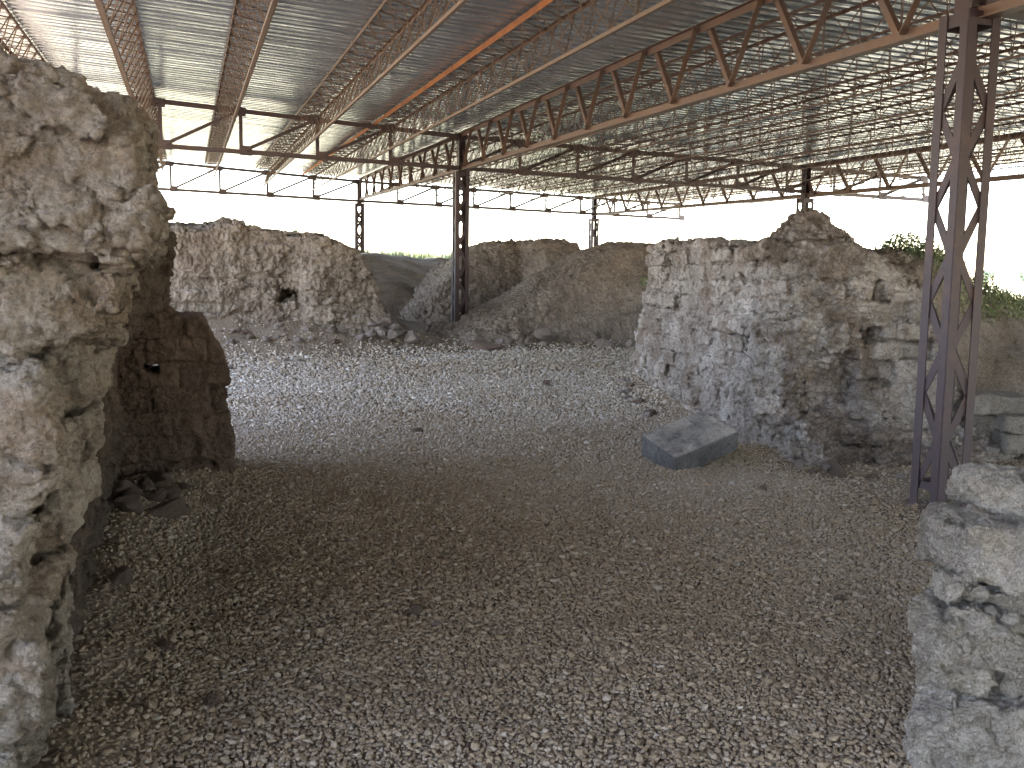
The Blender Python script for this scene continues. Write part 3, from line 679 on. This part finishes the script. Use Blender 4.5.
# ------------------------------------------------------------------ loose stones
def rock_lo(name, seed, n=3):
    bm = bmesh.new(); bmesh.ops.create_icosphere(bm, subdivisions=n, radius=1); rs = np.random.RandomState(seed)
    V = np.array([v.co for v in bm.verts]); cut = [(rs.randn(3), rs.uniform(.5, .82)) for _ in range(14)]
    for nrm, k in cut:
        nn = nrm/np.linalg.norm(nrm); e = V@nn-k; V = V-np.clip(e, 0, None)[:, None]*nn*.92
    o = seed*3.7; V = V*(1+.16*fbm(V[:, 0]+o, V[:, 1], V[:, 2], 1.8, 5, .65)+.05*ridged(V[:, 0]+o, V[:, 1], V[:, 2], 3, 2))[:, None]
    for v, c in zip(bm.verts, V): v.co = c
    me = bpy.data.meshes.new(name); bm.to_mesh(me); bm.free(); me.polygons.foreach_set('use_smooth', np.zeros(len(me.polygons), bool))
    at = me.attributes.new('tint', 'FLOAT', 'POINT'); at.data.foreach_set('value', np.full(len(V), rs.uniform(.35, .8), np.float32))
    return me
ROCKS = {k: [rock_lo('loose_stone', 10*j+i) for i in range(6)] for j, k in enumerate(('stone', 'brownstone', 'basalt'))}
for k, L in ROCKS.items():
    for me in L: me.materials.append(MAT[k])
rr = random.Random(11)
def stone(x, y, r, kind, label, group=None, z=None, sq=.65):
    o = bpy.data.objects.new('loose_stone', rr.choice(ROCKS[kind])); COL.objects.link(o)
    o.scale = (r*rr.uniform(.8, 1.3), r*rr.uniform(.7, 1.1), r*rr.uniform(sq-.1, sq+.15)); o.rotation_euler = (rr.uniform(-.3, .3), rr.uniform(-.3, .3), rr.uniform(0, 6.28))
    o.location = (x, y, (float(ground_z(x, y)) if z is None else z)+r*.28); return tag(o, label, 'stone', group)
for _ in range(34):
    x = rr.uniform(-.1, 3.2); y = 16.35-abs(rr.gauss(0, .8))
    stone(x, y, rr.uniform(.035, .10)*(1.4 if rr.random() < .2 else 1), 'stone' if rr.random() < .7 else 'brownstone', 'loose rubble stone on the debris slope below the far left wall', 'rubble below the far left wall')
for _ in range(22):
    x = rr.gauss(3.25, .28); y = rr.gauss(16.2, .25)
    stone(x, y, rr.uniform(.06, .16), 'stone', 'stone in the small heap at the end of the far left wall', 'heap at the end of the far left wall', z=float(ground_z(x, y))+max(0, .32-abs(x-3.2)*.6)*rr.random())
for _ in range(14):
    t_ = rr.random(); x = 5.2+t_*.95-rr.uniform(.1, .4); y = 9.6+t_*3.0
    stone(x, y, rr.uniform(.035, .10), 'stone' if rr.random() < .8 else 'brownstone', 'fallen stone along the left foot of the broad right wall', 'fallen stones along the right wall')
for _ in range(26):
    x = rr.uniform(4.95, 6.5); y = 7.15-.24*(x-5.2)-rr.uniform(.1, .75)
    stone(x, y, rr.uniform(.025, .085), 'stone' if rr.random() < .5 else 'brownstone', 'fallen stone below the front of the crumbling pier', 'fallen stones below the pier')
for _ in range(16):
    x = rr.uniform(-.42, .0); y = rr.uniform(6.3, 7.25)
    stone(x, y, rr.uniform(.05, .13), 'brownstone', 'brown stone in the dark heap at the foot of the stub wall', 'heap at the stub wall')
for _ in range(14):
    x = rr.uniform(4.6, 8.0); y = 16.15-rr.uniform(-.05, .35)
    stone(x, y, rr.uniform(.06, .16), 'stone', 'pale stone along the base of the brown earth mound', 'stones at the mound base', sq=.7)
stone(4.9, 15.85, .30, 'brownstone', 'large brown boulder at the left tip of the earth mound', z=.28)
stone(6.05, 16.05, .24, 'stone', 'flat pale block set in the foot of the earth mound', z=.55, sq=.5)
for x, y, r, kd, lab in ((1.06, 4.16, .028, 'stone', 'small white stone lying on the dark gravel near the bottom centre'), (1.0, 4.32, .05, 'brownstone', 'dark brown clod behind the small white stone'),
                         (4.18, 6.22, .05, 'brownstone', 'small brown stone on the gravel in front of the slab'), (4.62, 12.1, .075, 'brownstone', 'reddish stone alone on the pale gravel beyond the slab'),
                         (2.2, 9.4, .06, 'brownstone', 'dark stone alone on the gravel at centre left'), (3.1, 3.9, .035, 'brownstone', 'small dark clod beside the low stone wall'),
                         (-.12, 4.1, .05, 'brownstone', 'brown stone at the foot of the pale left wall'), (.05, 3.6, .045, 'brownstone', 'clod on the dark gravel at bottom left'), (-.33, 4.9, .09, 'brownstone', 'bigger brown rock leaning on the pale left wall foot')):
    stone(x, y, r, kd, lab)

# ------------------------------------------------------------------ gravel
def gravel():
    rs = np.random.RandomState(5); g = (1+5**.5)/2
    I = np.array([(-1, g, 0), (1, g, 0), (-1, -g, 0), (1, -g, 0), (0, -1, g), (0, 1, g), (0, -1, -g), (0, 1, -g), (g, 0, -1), (g, 0, 1), (-g, 0, -1), (-g, 0, 1)])/1.9
    FI = np.array([(0, 11, 5), (0, 5, 1), (0, 1, 7), (0, 7, 10), (0, 10, 11), (1, 5, 9), (5, 11, 4), (11, 10, 2), (10, 7, 6), (7, 1, 8), (3, 9, 4), (3, 4, 2), (3, 2, 6), (3, 6, 8), (3, 8, 9), (4, 9, 5), (2, 4, 11), (6, 2, 10), (8, 6, 7), (9, 8, 1)])
    out = []
    for y0, y1, sp, r0 in ((1.9, 4.2, .0165, .0088), (4.2, 7.5, .0195, .0098), (7.5, 10, .0245, .0115), (10, 13, .033, .015), (13, 17, .046, .019)):
        X, Y = np.meshgrid(np.arange(-1.6, 10.5, sp), np.arange(y0, y1, sp), indexing='ij'); X = X.ravel(); Y = Y.ravel()
        X = X+rs.uniform(-.5, .5, X.size)*sp; Y = Y+rs.uniform(-.5, .5, Y.size)*sp
        ang = np.arctan2(X, Y)-CAM_YAW; k = (np.abs(ang) < .72)
        k &= (X > -.55) & (poly_sd(X, Y, RP) > -.1)
        dens = (1-np.clip(np.max([talus(X, Y, P_, wd, ht) for P_, wd, ht in TAL], 0)/.12, 0, 1))*.78+.22
        dens = dens*(1-.75*sstep((X-4.3-(Y-5)*.19)/.5)*sstep((8.6-Y)/1.0))*np.clip(1.25+.5*fbm(X, Y, X*0, 1.3, 3), .3, 1)*(1-.6*sstep((Y-15)/1.5))
        k &= rs.rand(X.size) < dens
        out.append(np.stack([X[k], Y[k], np.full(k.sum(), r0)], 1))
    P_ = np.concatenate(out); n = len(P_)
    r = P_[:, 2]*np.exp(rs.randn(n)*.28)
    V = I[None]*(1+.22*rs.randn(n, 12, 1))*np.stack([rs.uniform(.8, 1.3, n), rs.uniform(.7, 1.05, n), rs.uniform(.5, .85, n)], 1)[:, None, :]
    a = rs.uniform(0, 6.28, n); b_ = rs.uniform(-.45, .45, n)
    x, y, z = V[..., 0], V[..., 1], V[..., 2]
    x, z = x*np.cos(b_)[:, None]-z*np.sin(b_)[:, None], x*np.sin(b_)[:, None]+z*np.cos(b_)[:, None]
    x, y = x*np.cos(a)[:, None]-y*np.sin(a)[:, None], x*np.sin(a)[:, None]+y*np.cos(a)[:, None]
    V = np.stack([x, y, z], -1)*r[:, None, None]
    V += np.stack([P_[:, 0], P_[:, 1], ground_z(P_[:, 0], P_[:, 1])+r*rs.uniform(.1, .6, n)], 1)[:, None, :]
    F = (FI[None]+12*np.arange(n)[:, None, None]).reshape(-1, 3)
    tn = np.clip(.5+.14*rs.randn(n)+.18*fbm(P_[:, 0], P_[:, 1], r*0, .8, 3)-.10+.34*sstep((P_[:, 1]-5)/7.0), 0, 1)  # paler with distance: partly cleaner gravel, partly mid-ground light put into the colour
    print('pebbles', n)
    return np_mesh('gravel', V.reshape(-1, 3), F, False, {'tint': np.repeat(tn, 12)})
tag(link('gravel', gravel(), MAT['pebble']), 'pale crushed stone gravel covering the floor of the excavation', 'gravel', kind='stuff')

# ------------------------------------------------------------------ plants
def blades(pts, hgt, per, seed, width=.012, spread=.12):
    rs = np.random.RandomState(seed); V = []; F = []; T_ = []
    for (x, y, z) in pts:
        t_ = rs.rand()
        for _ in range(per):
            bx, by = x+rs.randn()*spread, y+rs.randn()*spread; h_ = hgt*rs.uniform(.4, 1.2); a = rs.uniform(0, 6.28); ln = rs.uniform(.1, .6)*h_
            dx, dy = math.cos(a), math.sin(a); w = width*rs.uniform(.6, 1.3); k = len(V)
            for f, ww in ((0, 1), (.55, .7), (1, .05)):
                cx, cy, cz = bx+dx*ln*f*f, by+dy*ln*f*f, z-.03+h_*f*(1-.2*f)
                V += [(cx-dy*w*ww, cy+dx*w*ww, cz), (cx+dy*w*ww, cy-dx*w*ww, cz)]; T_ += [min(1, max(0, t_*.6+.4*rs.rand()))]*2
            F += [(k, k+1, k+3, k+2), (k+2, k+3, k+5, k+4)]
    return np.array(V), np.array(F), T_
def grass(name, pts, hgt, per, seed, label, cat, mat='grass', kind='stuff', **kw):
    V, F, T_ = blades(pts, hgt, per, seed, **kw); return tag(link(name, np_mesh(name, V, F, False, {'tint': T_}), MAT[mat]), label, cat, kind=kind)
rs = np.random.RandomState(8)
pts = [(x, y, float(ground_z(x, y))) for x, y in zip(rs.uniform(-2, 14, 1300), rs.uniform(30.5, 36, 1300))]
grass('grass', pts, .42, 14, 3, 'green grass along the top of the far bank', 'grass', width=.014)
bx_, by_, bz_ = BANK
def scrub(name, P, n_per, leaf, hgt, seed, label, mat='grass'):
    q = np.random.RandomState(seed); P = np.repeat(np.array(P), n_per, 0); n = len(P)
    c = P+np.stack([q.randn(n)*.06, q.randn(n)*.06, np.abs(q.randn(n))*hgt*.6], 1)
    a = q.randn(n, 3); a[:, 2] = np.abs(a[:, 2])+.3; a /= np.linalg.norm(a, axis=1)[:, None]; b_ = np.cross(a, q.randn(n, 3)); b_ /= np.linalg.norm(b_, axis=1)[:, None]
    s_ = leaf*q.uniform(.5, 1.5, (n, 1)); V = np.stack([c-a*s_, c+b_*s_*.35, c+a*s_, c-b_*s_*.35], 1)
    return tag(link(name, np_mesh(name, V.reshape(-1, 3), np.arange(4*n).reshape(n, 4), False, {'tint': np.repeat(np.clip(q.rand(n)*.7+.3*np.repeat(q.rand(n//n_per), n_per), 0, 1), 4)}), MAT[mat]), label, 'weeds', kind='stuff')
sel = rs.permutation(bx_.size); sx_, sy_, sz_ = bx_.ravel()[sel], by_.ravel()[sel], bz_.ravel()[sel]
kp = (sz_ > 1.2) & (fbm(sx_, sy_, sx_*0, .9, 3) > -.12)
scrub('weeds', np.stack([sx_, sy_, sz_], 1)[kp][:4200], 18, .021, .13, 4, 'low green weeds growing on the brown earth bank')
pts = [(x, y, float(ground_z(x, y))) for x, y in zip(rs.uniform(11, 30, 700), rs.uniform(10, 40, 700))]
grass('field_grass', pts, .3, 12, 5, 'tufts of pale grass over the open field at the right', 'grass', width=.02, spread=.3)
pts = [(x, 17.2+rs.rand()*1.5, 2.30+.0*x) for x in rs.uniform(-.6, 1.8, 26)]
grass('dry_weeds', pts, .22, 5, 6, 'thin dry weeds on top of the far left mudbrick wall', 'weeds', width=.006)

def leafy(name, loc, rad, n, leaf, mat, seed, parent=None, sq=.8):
    rs = np.random.RandomState(seed); cl = rs.randn(max(4, n//60), 3); cl /= np.linalg.norm(cl, axis=1)[:, None]; cl *= rs.uniform(.35, .95, (len(cl), 1))
    c = cl[rs.randint(len(cl), size=n)]+.26*rs.randn(n, 3); c *= np.array([rad, rad, rad*sq])
    a = rs.randn(n, 3); a /= np.linalg.norm(a, axis=1)[:, None]; b_ = np.cross(a, rs.randn(n, 3)); b_ /= np.linalg.norm(b_, axis=1)[:, None]
    s = leaf*rs.uniform(.6, 1.3, (n, 1)); V = np.stack([c-a*s, c+b_*s*.5, c+a*s, c-b_*s*.5], 1)+np.array(loc)
    return link(name, np_mesh(name, V.reshape(-1, 3), np.arange(4*n).reshape(n, 4), False, {'tint': np.repeat(rs.rand(n), 4)}), MAT[mat], parent)
def plant(name, x, y, z, r, n, leaf, seed, label, cat):
    e = empty(name, (x, y, z)); tag(e, label, cat)
    leafy('foliage', (0, 0, r*.9), r, n, leaf, 'leaf', seed, e)
    def st(bm):
        q = random.Random(seed)
        for _ in range(6): rod(bm, [(0, 0, -.05), (q.uniform(-.4, .4)*r, q.uniform(-.4, .4)*r, r*.6), (q.uniform(-.6, .6)*r, q.uniform(-.6, .6)*r, r*1.05)], .003+.008*r, 4)
    part('stem', 'bark', e, st)
plant('shrub', -.62, 9.3, .0, .35, 500, .05, 1, 'small green shrub seen through the hole behind the dark stub wall', 'shrub')
plant('bush', 7.15, 8.3, 1.70, .26, 3000, .017, 2, 'green bush on the bank top, against the sky', 'bush')
plant('bush', 7.75, 8.5, 1.6, .24, 2600, .017, 3, 'lower green bush on the bank beside the steel column', 'bush')
for k, (x, y, h_) in enumerate([(150, 168, 5.0), (163, 176, 6.5), (170, 170, 4.5), (184, 172, 6), (196, 176, 5.5), (205, 165, 5), (140, 190, 6), (176, 196, 7)]):
    z = float(ground_z(x, y)); e = empty('far_tree', (x, y, z))
    tag(e, 'small hazy tree in the row on the far horizon at right', 'tree', 'trees on the far horizon')
    leafy('crown', (0, 0, h_*.62), h_*.5, 420, h_*.075, 'fartree', 20+k, e, .75)
    part('trunk', 'bark', e, lambda bm: rod(bm, [(0, 0, -.3), (.1, 0, h_*.3), (0, .1, h_*.7)], h_*.035, 6))
